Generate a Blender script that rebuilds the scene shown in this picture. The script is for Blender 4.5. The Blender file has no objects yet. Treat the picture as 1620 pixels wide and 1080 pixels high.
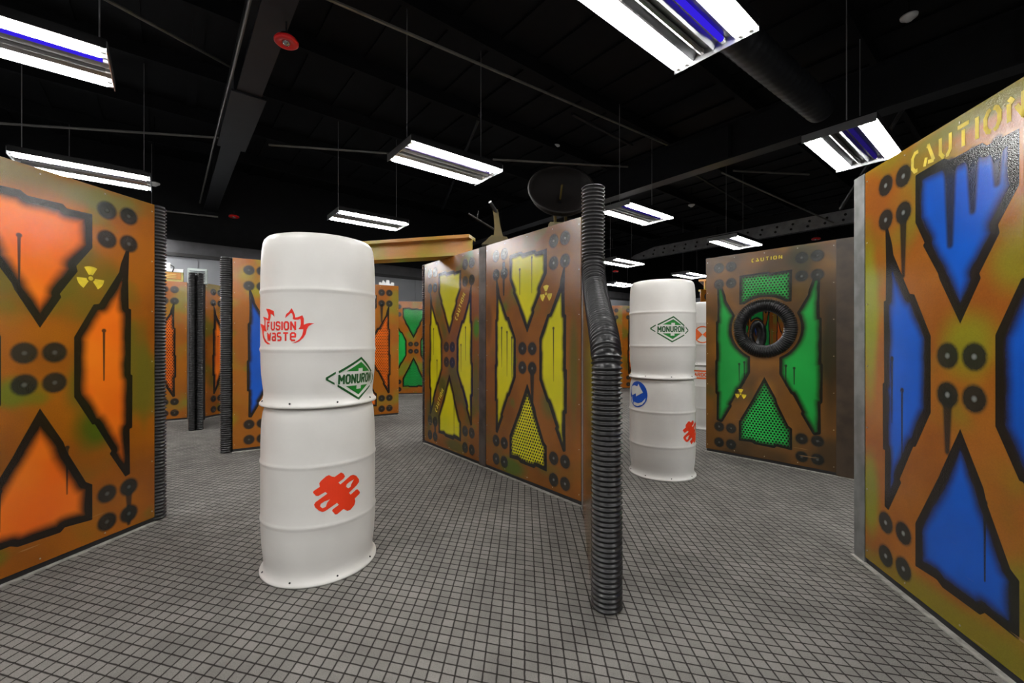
import bpy, bmesh, math, random
import numpy as np
from mathutils import Vector, Matrix
from mathutils.geometry import tessellate_polygon

# ------------------------------------------------------------------ camera
F, CX, CY, CAMH = 675.0, 810.0, 540.0, 1.215      # focal length / centre in px of 1620x1080, eye height
scene = bpy.context.scene
COL = scene.collection
cam_d = bpy.data.cameras.new('camera')
cam_d.sensor_width = 36.0
cam_d.lens = F / 1620.0 * 36.0
cam_d.clip_start = 0.05
cam = bpy.data.objects.new('camera', cam_d)
cam.location = (0, 0, CAMH)
cam.rotation_euler = (math.pi / 2, 0, 0)
COL.objects.link(cam)
scene.camera = cam

# ------------------------------------------------------------------ world, exposure
world = bpy.data.worlds.new('world')
scene.world = world
world.use_nodes = True
world.node_tree.nodes['Background'].inputs[0].default_value = (0.5, 0.6, 0.8, 1)
world.node_tree.nodes['Background'].inputs[1].default_value = 0.0
scene.view_settings.view_transform = 'Standard'
scene.view_settings.look = 'None'
scene.view_settings.exposure = 0.0
scene.view_settings.gamma = 1.0
scene.view_settings.use_curve_mapping = False
TUBE_POWER = 74.0           # radiance of the fluorescent tubes

H = 2.134                   # partition height
UD = Vector((0.778, 0.629, 0))     # building axes
VD = Vector((-0.629, 0.778, 0))
UANG = math.atan2(0.629, 0.778)
ZC = 5.0                    # ceiling
ZF = 3.335                  # underside of light fixtures


def G(x, y):
    """floor point seen at a photo pixel"""
    Y = F * CAMH / (y - CY)
    return Vector(((x - CX) / F * Y, Y, 0))


def AT(x, y, Y):
    return Vector(((x - CX) / F * Y, Y, CAMH + (CY - y) / F * Y))


# ------------------------------------------------------------------ materials
MATS = {}


class NT:
    def __init__(self, name):
        self.m = bpy.data.materials.new(name)
        self.m.use_nodes = True
        self.t = self.m.node_tree
        self.t.nodes.clear()
        self.out = self.t.nodes.new('ShaderNodeOutputMaterial')

    def n(self, typ, **kw):
        nd = self.t.nodes.new(typ)
        for k, v in kw.items():
            setattr(nd, k, v)
        return nd

    def put(self, sock, v):
        if v is None:
            return
        if isinstance(v, bpy.types.NodeSocket):
            self.t.links.new(v, sock)
        elif isinstance(v, (tuple, list)) and len(v) == 3 and len(sock.default_value) == 4:
            sock.default_value = (*v, 1)
        else:
            sock.default_value = v

    def math(self, op, a, b=None, c=None, clamp=False):
        nd = self.n('ShaderNodeMath', operation=op)
        nd.use_clamp = clamp
        self.put(nd.inputs[0], a)
        if b is not None:
            self.put(nd.inputs[1], b)
        if c is not None:
            self.put(nd.inputs[2], c)
        return nd.outputs[0]

    def vmath(self, op, a, b=None, out=0):
        nd = self.n('ShaderNodeVectorMath', operation=op)
        self.put(nd.inputs[0], a)
        if b is not None:
            self.put(nd.inputs[1], b)
        return nd.outputs[out]

    def mix(self, fac, a, b):
        nd = self.n('ShaderNodeMix', data_type='RGBA')
        self.put(nd.inputs[0], fac)
        self.put(nd.inputs[6], a)
        self.put(nd.inputs[7], b)
        return nd.outputs[2]

    def step(self, x, lo, hi):
        nd = self.n('ShaderNodeMapRange', interpolation_type='SMOOTHSTEP')
        self.put(nd.inputs[0], x)
        nd.inputs[1].default_value = lo
        nd.inputs[2].default_value = hi
        nd.inputs[3].default_value = 0
        nd.inputs[4].default_value = 1
        return nd.outputs[0]

    def noise(self, vec, scale, detail=2, rough=0.5):
        nd = self.n('ShaderNodeTexNoise')
        self.put(nd.inputs['Vector'], vec)
        nd.inputs['Scale'].default_value = scale
        nd.inputs['Detail'].default_value = detail
        nd.inputs['Roughness'].default_value = rough
        return nd.outputs['Fac']

    def bsdf(self, color, rough=0.5, metal=0.0, spec=0.5, bump=None, bstr=0.2, bdist=0.002, coat=0.0):
        b = self.n('ShaderNodeBsdfPrincipled')
        self.put(b.inputs['Base Color'], color)
        self.put(b.inputs['Roughness'], rough)
        self.put(b.inputs['Metallic'], metal)
        self.put(b.inputs['Specular IOR Level'], spec)
        if coat:
            b.inputs['Coat Weight'].default_value = coat
            b.inputs['Coat Roughness'].default_value = 0.25
        if bump is not None:
            bn = self.n('ShaderNodeBump')
            bn.inputs['Strength'].default_value = bstr
            bn.inputs['Distance'].default_value = bdist
            self.put(bn.inputs['Height'], bump)
            self.t.links.new(bn.outputs[0], b.inputs['Normal'])
        self.t.links.new(b.outputs[0], self.out.inputs[0])
        return b

    def objco(self):
        return self.n('ShaderNodeTexCoord').outputs['Object']


def simple(name, col, rough=0.5, metal=0.0, var=0.15, scale=6.0, spec=0.5, bstr=0.0, bscale=80):
    if name in MATS:
        return MATS[name]
    t = NT(name)
    co = t.objco()
    nz = t.noise(co, scale, 3)
    dark = tuple(c * (1 - var) for c in col)
    lite = tuple(min(1, c * (1 + var)) for c in col)
    c = t.mix(t.step(nz, 0.3, 0.7), dark, lite)
    bump = t.noise(co, bscale, 2) if bstr else None
    t.bsdf(c, rough, metal, spec, bump, bstr)
    MATS[name] = t.m
    return t.m


def emit(name, col, strength):
    if name in MATS:
        return MATS[name]
    t = NT(name)
    e = t.n('ShaderNodeEmission')
    e.inputs[0].default_value = (*col, 1)
    e.inputs[1].default_value = strength
    t.t.links.new(e.outputs[0], t.out.inputs[0])
    MATS[name] = t.m
    return t.m


M_BLACK = simple('black_paint', (0.012, 0.012, 0.013), 0.55)
M_CEIL = simple('ceiling_black', (0.0050, 0.0055, 0.0068), 0.7, spec=0.2)
M_BEAM = simple('beam_black', (0.011, 0.012, 0.0145), 0.45, spec=0.4)
M_STEEL = simple('grey_steel', (0.20, 0.205, 0.20), 0.38, 0.4, 0.25, 9)
M_TRIM = simple('bright_trim', (0.42, 0.42, 0.40), 0.35, 0.5, 0.2, 6)
M_STEELD = simple('dark_steel', (0.075, 0.062, 0.052), 0.4, 0.35, 0.4, 7)
M_CORE = simple('dark_board', (0.05, 0.04, 0.03), 0.6)
M_PIPE = simple('black_corrugated_plastic', (0.009, 0.009, 0.0095), 0.34, 0, 0.2, 5, 0.6)
M_DRUM = simple('white_plastic', (0.74, 0.725, 0.69), 0.36, 0, 0.025, 3, 0.5, 0.03, 30)
M_SCREW = simple('dark_screw', (0.02, 0.02, 0.02), 0.4, 0.5)
M_BRASS = simple('zinc_screw', (0.45, 0.38, 0.26), 0.35, 0.8)
M_RED = simple('red_vinyl', (0.80, 0.025, 0.012), 0.4, 0, 0.03)
M_REDO = simple('orange_red_vinyl', (0.86, 0.045, 0.008), 0.4, 0, 0.03)
M_GREENV = simple('green_vinyl', (0.012, 0.20, 0.025), 0.4, 0, 0.05)
M_GREEND = simple('dark_green_vinyl', (0.008, 0.085, 0.016), 0.4, 0, 0.05)
M_BLUEV = simple('blue_vinyl', (0.008, 0.075, 0.46), 0.4, 0, 0.05)
M_ORV = simple('orange_vinyl', (0.88, 0.14, 0.015), 0.4, 0, 0.03)
M_WHITEV = simple('white_vinyl', (0.72, 0.71, 0.68), 0.4, 0, 0.02)
M_YELP = simple('yellow_paint', (0.62, 0.47, 0.015), 0.4, 0, 0.25, 14)
M_REDP = simple('red_plastic', (0.80, 0.012, 0.012), 0.28, 0, 0.05, 5, 0.6)
M_WHITEP = simple('white_enamel', (0.75, 0.76, 0.76), 0.35, 0, 0.03)
M_LENS = simple('clear_lens', (0.5, 0.5, 0.5), 0.12, 0.85, 0.3, 40)
M_REFL = simple('mirror_reflector', (0.35, 0.355, 0.36), 0.28, 0.95, 0.05)
M_HOUSD = simple('dark_housing', (0.008, 0.008, 0.009), 0.4, 0.3, 0.1)
M_HOUS = simple('aluminium', (0.62, 0.63, 0.64), 0.3, 0.9, 0.05)
M_TUBE = emit('fluorescent_tube', (1.0, 0.985, 0.96), TUBE_POWER)
M_UV = emit('ultraviolet_tube', (0.045, 0.02, 0.9), 0.8)
M_UVD = emit('dim_ultraviolet_tube', (0.06, 0.035, 0.5), 0.22)
M_UVOFF = simple('unlit_violet_glass', (0.03, 0.02, 0.07), 0.15)
M_CABLE = simple('grey_cable', (0.22, 0.22, 0.23), 0.5, 0.3)
M_ROD = simple('brace_steel', (0.16, 0.155, 0.14), 0.4, 0.3)
M_EDGE = simple('carpet_edging', (0.27, 0.26, 0.235), 0.8, 0, 0.3, 20)
M_WALL = simple('grey_wall', (0.23, 0.24, 0.26), 0.6, 0, 0.06, 2)


def carpet_material():
    t = NT('carpet_squares')
    co = t.objco()
    # woven lines: columns run almost along Y, rows are slightly skewed to them
    X = t.math('DIVIDE', t.vmath('DOT_PRODUCT', co, (0.9996, -0.0296, 0), 1), 0.0508)
    Y = t.math('DIVIDE', t.vmath('DOT_PRODUCT', co, (0.2650, 0.9642, 0), 1), 0.0480)
    wob = t.math('MULTIPLY', t.math('SUBTRACT', t.noise(co, 40, 2), 0.5), 0.10)

    def line(a, other, w):
        f = t.math('ABSOLUTE', t.math('SUBTRACT', t.math('FRACT', t.math('ADD', a, wob)), 0.5))
        d = t.math('SUBTRACT', 0.5, f)                       # 0 on the line
        tooth = t.math('GREATER_THAN', t.math('FRACT', t.math('MULTIPLY', other, 9.0)), 0.5)
        ww = t.math('ADD', t.math('MULTIPLY', tooth, 0.045), w)
        return t.math('SUBTRACT', 1.0, t.step(t.math('SUBTRACT', d, ww), -0.012, 0.02))
    m = t.math('MAXIMUM', line(X, Y, 0.032), line(Y, X, 0.040))
    cell = t.n('ShaderNodeCombineXYZ')
    t.put(cell.inputs[0], t.math('FLOOR', X))
    t.put(cell.inputs[1], t.math('FLOOR', Y))
    wn = t.n('ShaderNodeTexWhiteNoise')
    t.put(wn.inputs['Vector'], cell.outputs[0])
    big = t.noise(co, 1.3, 3)
    fib = t.noise(co, 260, 3, 0.8)
    val = t.math('MULTIPLY', t.math('ADD', 0.80, t.math('MULTIPLY', wn.outputs['Value'], 0.18)),
                 t.math('ADD', 0.30, t.math('MULTIPLY', t.math('ADD', big, t.noise(co, 5.5, 2)), 0.66)))
    val = t.math('MULTIPLY', val, t.math('ADD', 0.10, t.math('MULTIPLY', fib, 1.8)))
    grey = t.vmath('SCALE', (0.205, 0.195, 0.180))
    t.put(grey.node.inputs['Scale'], val)
    c = t.mix(m, grey, (0.018, 0.016, 0.014))
    hgt = t.math('SUBTRACT', fib, t.math('MULTIPLY', m, 1.2))
    t.bsdf(c, 0.92, 0, 0.15, hgt, 0.5, 0.004)
    return t.m


M_CARPET = carpet_material()


def paint_material(name, fill, base_a, base_b, olive, seed, green=(0.07, 0.17, 0.01), dark=0.0, top_fill=None, rough=0.15, edge=(0.018, 0.055),
                   ol=(0.50, 0.68), gl=(0.62, 0.76), spots=(), hi=0.3, spec=0.6):
    """airbrushed stencil paint; reads the stencil distances stored on the sheet's vertices"""
    if name in MATS:
        return MATS[name]
    t = NT(name)
    uv = t.n('ShaderNodeUVMap').outputs[0]
    co = t.vmath('ADD', uv, (seed * 3.17, seed * 5.31, seed * 1.3))
    at = t.n('ShaderNodeAttribute', attribute_name='paint')
    sp = t.n('ShaderNodeSeparateColor')
    t.put(sp.inputs[0], at.outputs['Color'])
    sdf = t.math('SUBTRACT', sp.outputs[0], 0.5)
    riv = sp.outputs[1]
    drip = sp.outputs[2]
    perf = at.outputs['Alpha']
    n1 = t.noise(co, 2.2, 3)
    n2 = t.noise(t.vmath('ADD', co, (7, 3, 1)), 1.9, 2)
    n3 = t.noise(t.vmath('ADD', co, (1, 9, 4)), 2.6, 2)
    grain = t.noise(co, 160, 2, 0.6)
    c = t.mix(t.step(n1, 0.32, 0.68), base_a, base_b)
    c = t.mix(t.math('MULTIPLY', t.step(n2, ol[0], ol[1]), 0.9), c, olive)
    c = t.mix(t.math('MULTIPLY', t.step(n3, gl[0], gl[1]), 0.75), c, green)
    sx = t.n('ShaderNodeSeparateXYZ')
    t.put(sx.inputs[0], uv)
    for (pu, pv, ru, rv_, colr) in spots:            # hand-sprayed patches at fixed places on the board
        a = t.math('DIVIDE', t.math('SUBTRACT', sx.outputs[0], pu), ru)
        b = t.math('DIVIDE', t.math('SUBTRACT', sx.outputs[1], pv), rv_)
        dd_ = t.math('ADD', t.math('SQRT', t.math('ADD', t.math('MULTIPLY', a, a), t.math('MULTIPLY', b, b))), t.math('MULTIPLY', t.math('SUBTRACT', n1, 0.5), 0.9))
        c = t.mix(t.math('MULTIPLY', t.math('SUBTRACT', 1.0, t.step(dd_, 0.35, 1.25)), 0.85), c, colr)
    if dark:
        n4 = t.noise(t.vmath('ADD', co, (3, 2, 8)), 1.7, 2)
        c = t.mix(t.math('MULTIPLY', t.step(n4, 0.42, 0.66), dark), c, (0.022, 0.02, 0.012))
    c = t.mix(t.step(grain, 0.25, 0.75), t.mix(0.12, c, (0, 0, 0)), c)
    # stencil: black with crisp outer edge, colour sprayed softly inside
    mb = t.step(sdf, -0.0005, 0.0025)
    c = t.mix(t.math('MULTIPLY', mb, 0.97), c, (0.005, 0.006, 0.005))
    soft = t.math('ADD', sdf, t.math('MULTIPLY', t.math('SUBTRACT', t.noise(co, 6, 2), 0.5), 0.03))
    soft = t.math('ADD', soft, t.math('MULTIPLY', t.math('SUBTRACT', grain, 0.5), 0.008))
    mf = t.step(soft, *edge)
    fcol = t.mix(t.step(t.noise(t.vmath('ADD', co, (5, 5, 5)), 3.0, 2), 0.3, 0.7), fill, top_fill or tuple(x * 0.8 for x in fill))
    # perforation stipple
    def lattice(off):
        a = t.math('SUBTRACT', t.math('FRACT', t.math('ADD', t.math('DIVIDE', sx.outputs[0], 0.030), off)), 0.5)
        b = t.math('SUBTRACT', t.math('FRACT', t.math('ADD', t.math('DIVIDE', sx.outputs[1], 0.050), off)), 0.5)
        a = t.math('MULTIPLY', a, 0.030)
        b = t.math('MULTIPLY', b, 0.050)
        return t.math('SQRT', t.math('ADD', t.math('MULTIPLY', a, a), t.math('MULTIPLY', b, b)))
    dd = t.math('MINIMUM', lattice(0.0), lattice(0.5))
    dot = t.math('MULTIPLY', t.math('SUBTRACT', 1.0, t.step(dd, 0.0075, 0.0105)), t.math('GREATER_THAN', perf, 0.5))
    fcol = t.mix(dot, fcol, tuple(x * 0.05 for x in fill))
    c = t.mix(mf, c, fcol)
    md = t.step(drip, 0.60, 0.78)
    c = t.mix(t.math('MULTIPLY', md, 0.9), c, (0.012, 0.012, 0.010))
    rv = t.math('ADD', riv, t.math('MULTIPLY', t.math('SUBTRACT', grain, 0.5), 0.25))
    c = t.mix(t.math('MULTIPLY', t.step(rv, 0.72, 1.12), 0.96), c, (0.013, 0.015, 0.013))
    c = t.mix(t.math('MULTIPLY', t.step(riv, 1.68, 1.92), hi), c, (0.20, 0.21, 0.20))
    # scuffs low on the sheet
    mp = t.n('ShaderNodeMapping')
    mp.inputs['Rotation'].default_value = (0, 0, 0.5 + seed)
    mp.inputs['Scale'].default_value = (3, 60, 1)
    t.put(mp.inputs['Vector'], co)
    scr = t.math('MULTIPLY', t.step(t.noise(mp.outputs[0], 1.0, 2), 0.70, 0.76), t.math('SUBTRACT', 1.0, t.step(sx.outputs[1], 0.15, 0.6)))
    c = t.mix(t.math('MULTIPLY', scr, 0.55), c, (0.40, 0.22, 0.09))
    rg = t.math('ADD', rough - 0.03, t.math('MULTIPLY', grain, 0.06))
    peel = t.noise(co, 230, 1, 0.5)
    t.bsdf(c, rg, 0, spec, peel, 0.24, 0.0016)
    MATS[name] = t.m
    return t.m


OA, OB = (0.37, 0.112, 0.006), (0.26, 0.075, 0.006)
OLV = (0.135, 0.115, 0.012)
PM = {
    'orange': paint_material('paint_orange', (0.86, 0.150, 0.008), OA, OB, OLV, 1.0, top_fill=(0.86, 0.20, 0.010), edge=(0.030, 0.088), spots=((-.25, 2.09, .6, .10, OLV), (.30, 2.06, .25, .08, (.16, .15, .03)), (.27, .70, .13, .13, (.045, .095, .006)), (-.36, .62, .22, .22, (.075, .07, .008)), (.54, 1.0, .05, .35, OLV), (0, 1.25, .25, .12, OA))),
    'orange2': paint_material('paint_orange_b', (0.84, 0.16, 0.010), (0.38, 0.120, 0.008), (0.30, 0.090, 0.008), (0.22, 0.19, 0.02), 6.4),
    'blue': paint_material('paint_blue', (0.004, 0.095, 0.55), (0.34, 0.115, 0.012), (0.26, 0.075, 0.008), (0.19, 0.17, 0.012), 2.3,
                           green=(0.20, 0.22, 0.012), hi=0.85, edge=(0.030, 0.088), spots=((-.57, 1.35, .07, .45, (.24, .26, .014)), (-.57, .40, .08, .25, (.20, .22, .012)), (.03, 1.22, .16, .16, (.22, .22, .012)), (.26, 1.50, .16, .14, (.22, .20, .012)), (0, .06, .7, .10, (.20, .17, .012)), (.1, 2.1, .4, .05, (.15, .17, .03)))),
    'blue2': paint_material('paint_blue_b', (0.004, 0.095, 0.55), (0.37, 0.120, 0.008), (0.30, 0.095, 0.008), (0.27, 0.25, 0.014), 8.1),
    'yellow': paint_material('paint_yellow', (0.68, 0.62, 0.006), (0.27, 0.088, 0.008), (0.19, 0.064, 0.006), (0.11, 0.095, 0.012), 3.7,
                             green=(0.03, 0.14, 0.012), top_fill=(0.58, 0.55, 0.006), ol=(0.56, 0.74), hi=0.7, edge=(0.026, 0.060), spec=1.0, rough=0.19, spots=((.30, .72, .13, .13, (.10, .10, .012)), (-.22, .10, .22, .10, (.06, .13, .012)), (.54, 1.0, .05, .5, (.11, .095, .010)), (-.56, 1.4, .05, .2, (.12, .05, .008)))),
    'yellow2': paint_material('paint_yellow_b', (0.68, 0.62, 0.006), (0.27, 0.088, 0.008), (0.19, 0.064, 0.006), (0.08, 0.08, 0.012), 5.2,
                              green=(0.03, 0.15, 0.012), top_fill=(0.58, 0.55, 0.006), edge=(0.026, 0.060), spec=1.0, rough=0.19, spots=((.53, 1.34, .07, .12, (.02, .19, .012)), (.52, .80, .07, .35, (.09, .09, .010)), (-.24, 1.62, .10, .20, (.085, .085, .012)), (-.15, .72, .10, .12, (.07, .085, .012)), (.10, .10, .25, .08, (.085, .085, .012)))),
    'green': paint_material('paint_green', (0.012, 0.32, 0.050), (0.21, 0.085, 0.014), (0.125, 0.056, 0.014), (0.075, 0.068, 0.020), 4.4,
                            green=(0.20, 0.10, 0.010), dark=0.7, rough=0.24, edge=(0.012, 0.07), spots=((.55, 1.1, .09, .75, (.020, .018, .010)), (.50, 1.90, .12, .14, (.30, .13, .012)), (.33, 1.72, .10, .12, (.26, .13, .012)), (0, .72, .12, .14, (.25, .10, .012)))),
    'green2': paint_material('paint_green_b', (0.012, 0.34, 0.060), (0.30, 0.10, 0.010), OB, (0.16, 0.19, 0.02), 7.7),
    'plain': paint_material('paint_plain', (0.3, 0.1, 0.01), (0.22, 0.075, 0.010), (0.12, 0.050, 0.010), (0.10, 0.09, 0.015), 9.9),
}


# ------------------------------------------------------------------ mesh helpers
def link(name, me, mat=None, parent=None, smooth=False):
    o = bpy.data.objects.new(name, me)
    COL.objects.link(o)
    if mat is not None and len(me.materials) == 0:
        me.materials.append(mat)
    if smooth:
        me.polygons.foreach_set('use_smooth', [True] * len(me.polygons))
    if parent is not None:
        o.parent = parent
    return o


def bm_obj(name, bm, mat, parent=None, smooth=False):
    me = bpy.data.meshes.new(name)
    bm.to_mesh(me)
    bm.free()
    return link(name, me, mat, parent, smooth)


def add_box(bm, x0, x1, y0, y1, z0, z1, mtx=None):
    vs = [bm.verts.new((x, y, z)) for z in (z0, z1) for y in (y0, y1) for x in (x0, x1)]
    if mtx is not None:
        for v in vs:
            v.co = mtx @ v.co
    for f in ((0, 2, 3, 1), (4, 5, 7, 6), (0, 1, 5, 4), (2, 6, 7, 3), (0, 4, 6, 2), (1, 3, 7, 5)):
        bm.faces.new([vs[i] for i in f])


def box(name, x0, x1, y0, y1, z0, z1, mat, parent=None, bevel=0.0):
    bm = bmesh.new()
    add_box(bm, x0, x1, y0, y1, z0, z1)
    if bevel:
        bmesh.ops.bevel(bm, geom=bm.edges[:], offset=bevel, segments=2, affect='EDGES')
    return bm_obj(name, bm, mat, parent)


def prism(name, pts, axis, a, b, mat, parent=None):
    """extrude a 2D outline along an axis: 'x' -> pts are (y,z), 'y' -> (x,z), 'z' -> (x,y)"""
    bm = bmesh.new()

    def mk(p, t):
        return {'x': (t, p[0], p[1]), 'y': (p[0], t, p[1]), 'z': (p[0], p[1], t)}[axis]
    A = [bm.verts.new(mk(p, a)) for p in pts]
    B = [bm.verts.new(mk(p, b)) for p in pts]
    bm.faces.new(A)
    bm.faces.new(B[::-1])
    n = len(pts)
    for i in range(n):
        bm.faces.new((A[i], B[i], B[(i + 1) % n], A[(i + 1) % n]))
    bmesh.ops.recalc_face_normals(bm, faces=bm.faces[:])
    return bm_obj(name, bm, mat, parent)


def add_tube(bm, p, q, r, seg=8, cap=True):
    p, q = Vector(p), Vector(q)
    d = (q - p).normalized()
    a = d.orthogonal().normalized()
    b = d.cross(a)
    R = []
    for c in (p, q):
        R.append([bm.verts.new(c + (a * math.cos(2 * math.pi * i / seg) + b * math.sin(2 * math.pi * i / seg)) * r) for i in range(seg)])
    for i in range(seg):
        bm.faces.new((R[0][i], R[0][(i + 1) % seg], R[1][(i + 1) % seg], R[1][i]))
    if cap:
        bm.faces.new(R[0][::-1])
        bm.faces.new(R[1])


def tube(name, pts, r, mat, parent=None, seg=8):
    bm = bmesh.new()
    for i in range(len(pts) - 1):
        add_tube(bm, pts[i], pts[i + 1], r, seg)
    return bm_obj(name, bm, mat, parent, False)


def lathe_mesh(name, prof, seg=64, cap_bottom=False, cap_top=False):
    n = len(prof)
    ang = np.linspace(0, 2 * math.pi, seg, endpoint=False)
    vs = [(r * math.cos(a), r * math.sin(a), z) for (r, z) in prof for a in ang]
    fs = []
    for j in range(n - 1):
        for i in range(seg):
            k = (i + 1) % seg
            fs.append((j * seg + i, j * seg + k, (j + 1) * seg + k, (j + 1) * seg + i))
    if cap_bottom:
        fs.append(tuple(range(seg))[::-1])
    if cap_top:
        fs.append(tuple((n - 1) * seg + i for i in range(seg)))
    me = bpy.data.meshes.new(name)
    me.from_pydata(vs, [], fs)
    me.polygons.foreach_set('use_smooth', [True] * len(me.polygons))
    return me


def thing(name, label, cat, loc=(0, 0, 0), rz=0.0, group=None):
    o = bpy.data.objects.new(name, None)
    o.empty_display_size = 0.1
    COL.objects.link(o)
    o.location = loc
    o.rotation_euler = (0, 0, rz)
    o['label'] = label
    o['category'] = cat
    if group:
        o['group'] = group
    return o


def tag(o, label, cat, group=None):
    o['label'] = label
    o['category'] = cat
    if group:
        o['group'] = group
    return o


def struct(o):
    o['kind'] = 'structure'
    return o


# corrugated pipe along a polyline --------------------------------------------------
def resample(pts, step):
    P = np.array(pts, float)
    seg = np.linalg.norm(np.diff(P, axis=0), axis=1)
    s = np.concatenate([[0], np.cumsum(seg)])
    t = np.linspace(0, s[-1], max(2, int(round(s[-1] / step)) + 1))
    return np.stack([np.interp(t, s, P[:, i]) for i in range(3)], axis=1)


def corrugated_mesh(name, pts, R, depth=0.007, pitch=0.0225, seg=28, closed=False):
    Q = resample(pts, pitch / 6)
    n = len(Q)
    if closed:
        n = ((n - 1) // 6) * 6
        Q = resample(pts, np.sum(np.linalg.norm(np.diff(np.array(pts), axis=0), axis=1)) / n)[:n]
    prof = [0.0, 0.10, 0.55, 1.0, 0.55, 0.10]
    if closed:
        T = np.roll(Q, -1, 0) - np.roll(Q, 1, 0)
    else:
        T = np.gradient(Q, axis=0)
    T /= np.linalg.norm(T, axis=1)[:, None]
    a = Vector(T[0]).orthogonal().normalized()
    ang = np.linspace(0, 2 * math.pi, seg, endpoint=False)
    vs = []
    for i in range(n):
        d = Vector(T[i])
        a = (a - d * a.dot(d)).normalized()
        b = d.cross(a)
        r = R - depth + depth * prof[i % 6]
        A, B = np.array(a), np.array(b)
        vs.append(Q[i] + r * (np.cos(ang)[:, None] * A + np.sin(ang)[:, None] * B))
    V = np.concatenate(vs)
    fs = []
    m = n if closed else n - 1
    for j in range(m):
        j2 = (j + 1) % n
        for i in range(seg):
            k = (i + 1) % seg
            fs.append((j * seg + i, j * seg + k, j2 * seg + k, j2 * seg + i))
    if not closed:
        # slightly recessed dark ends
        fs.append(tuple(range(seg))[::-1])
        fs.append(tuple((n - 1) * seg + i for i in range(seg)))
    me = bpy.data.meshes.new(name)
    me.from_pydata(V.tolist(), [], fs)
    me.polygons.foreach_set('use_smooth', [True] * len(me.polygons))
    if not closed:
        for q in (-1, -2):
            me.polygons[len(me.polygons) + q].use_smooth = False
    me.update()
    return me


# ------------------------------------------------------------------ decals (flat print)
def poly_bm(loops_list):
    """list of shapes; a shape is a list of loops (outer, holes...) of 2D points"""
    bm = bmesh.new()
    for loops in loops_list:
        pts = [p for lp in loops for p in lp]
        vs = [bm.verts.new((p[0], p[1], 0)) for p in pts]
        for tri in tessellate_polygon([[Vector((p[0], p[1], 0)) for p in lp] for lp in loops]):
            try:
                bm.faces.new([vs[i] for i in tri])
            except ValueError:
                pass
    bmesh.ops.recalc_face_normals(bm, faces=bm.faces[:])
    return bm


def slice_bm(bm, dx, dy):
    xs = [v.co.x for v in bm.verts]
    ys = [v.co.y for v in bm.verts]
    k = math.ceil(min(xs) / dx)
    while k * dx < max(xs):
        bmesh.ops.bisect_plane(bm, geom=bm.verts[:] + bm.edges[:] + bm.faces[:], plane_co=(k * dx, 0, 0), plane_no=(1, 0, 0))
        k += 1
    k = math.ceil(min(ys) / dy)
    while k * dy < max(ys):
        bmesh.ops.bisect_plane(bm, geom=bm.verts[:] + bm.edges[:] + bm.faces[:], plane_co=(0, k * dy, 0), plane_no=(0, 1, 0))
        k += 1


def strokes(paths, t):
    """thick polylines -> quads"""
    out = []
    for path in paths:
        n = len(path)
        for i in range(n - 1):
            p, q = Vector(path[i]), Vector(path[i + 1])
            d = (q - p)
            if d.length < 1e-9:
                continue
            d.normalize()
            nrm = Vector((-d.y, d.x)) * t / 2
            e0 = t * 0.32 if i > 0 else 0.0
            e1 = t * 0.32 if i < n - 2 else 0.0
            a, b = p - d * e0, q + d * e1
            out.append([[tuple(a + nrm), tuple(a - nrm), tuple(b - nrm), tuple(b + nrm)]])
    return out


OC = [(0, .18), (0, .82), (.16, 1), (.44, 1), (.6, .82), (.6, .18), (.44, 0), (.16, 0), (0, .18)]
GLYPH = {
    'O': [OC], 'M': [[(0, -.08), (0, 1.0), (.36, .36), (.72, 1.0), (.72, -.08)]], 'N': [[(0, -.08), (0, 1), (.6, 0), (.6, 1.08)]],
    'U': [[(0, 1.08), (0, .18), (.16, 0), (.44, 0), (.6, .18), (.6, 1.08)]],
    'R': [[(0, -.08), (0, 1), (.44, 1), (.6, .86), (.6, .62), (.44, .48), (0, .48)], [(.28, .48), (.6, -.08)]],
    'F': [[(0, -.08), (0, 1), (.55, 1)], [(0, .52), (.42, .52)]],
    'S': [[(.6, .78), (.6, .86), (.46, 1), (.14, 1), (0, .86), (0, .64), (.14, .52), (.46, .48), (.6, .36), (.6, .14), (.46, 0), (.14, 0), (0, .14), (0, .22)]],
    'I': [[(0, -.08), (0, 1.08)]],
    'w': [[(0, 1.08), (.17, 0), (.35, .85), (.53, 0), (.7, 1.08)]],
    'a': [[(0, .95), (.45, .95), (.55, .85), (.55, 0), (.12, 0), (0, .12), (0, .36), (.12, .48), (.55, .48)]],
    's': [[(.55, 1), (.12, 1), (0, .88), (0, .62), (.12, .52), (.43, .48), (.55, .38), (.55, .12), (.43, 0), (0, 0)]],
    'T': [[(-.05, 1), (.65, 1)], [(.3, 1), (.3, -.08)]],
    'e': [[(.05, .5), (.6, .5), (.6, .85), (.45, 1), (.15, 1), (0, .85), (0, .15), (.15, 0), (.6, 0)]],
    'C': [[(.6, .86), (.44, 1), (.16, 1), (0, .82), (0, .18), (.16, 0), (.44, 0), (.6, .14)]],
    'A': [[(0, -.08), (.3, 1.0), (.6, -.08)], [(.12, .32), (.48, .32)]],
    'H': [[(0, -.08), (0, 1.08)], [(.6, -.08), (.6, 1.08)], [(0, .5), (.6, .5)]],
    'Z': [[(0, 1), (.6, 1), (0, 0), (.6, 0)]],
    'D': [[(0, 0), (0, 1), (.4, 1), (.6, .8), (.6, .2), (.4, 0), (0, 0)]],
}
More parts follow.
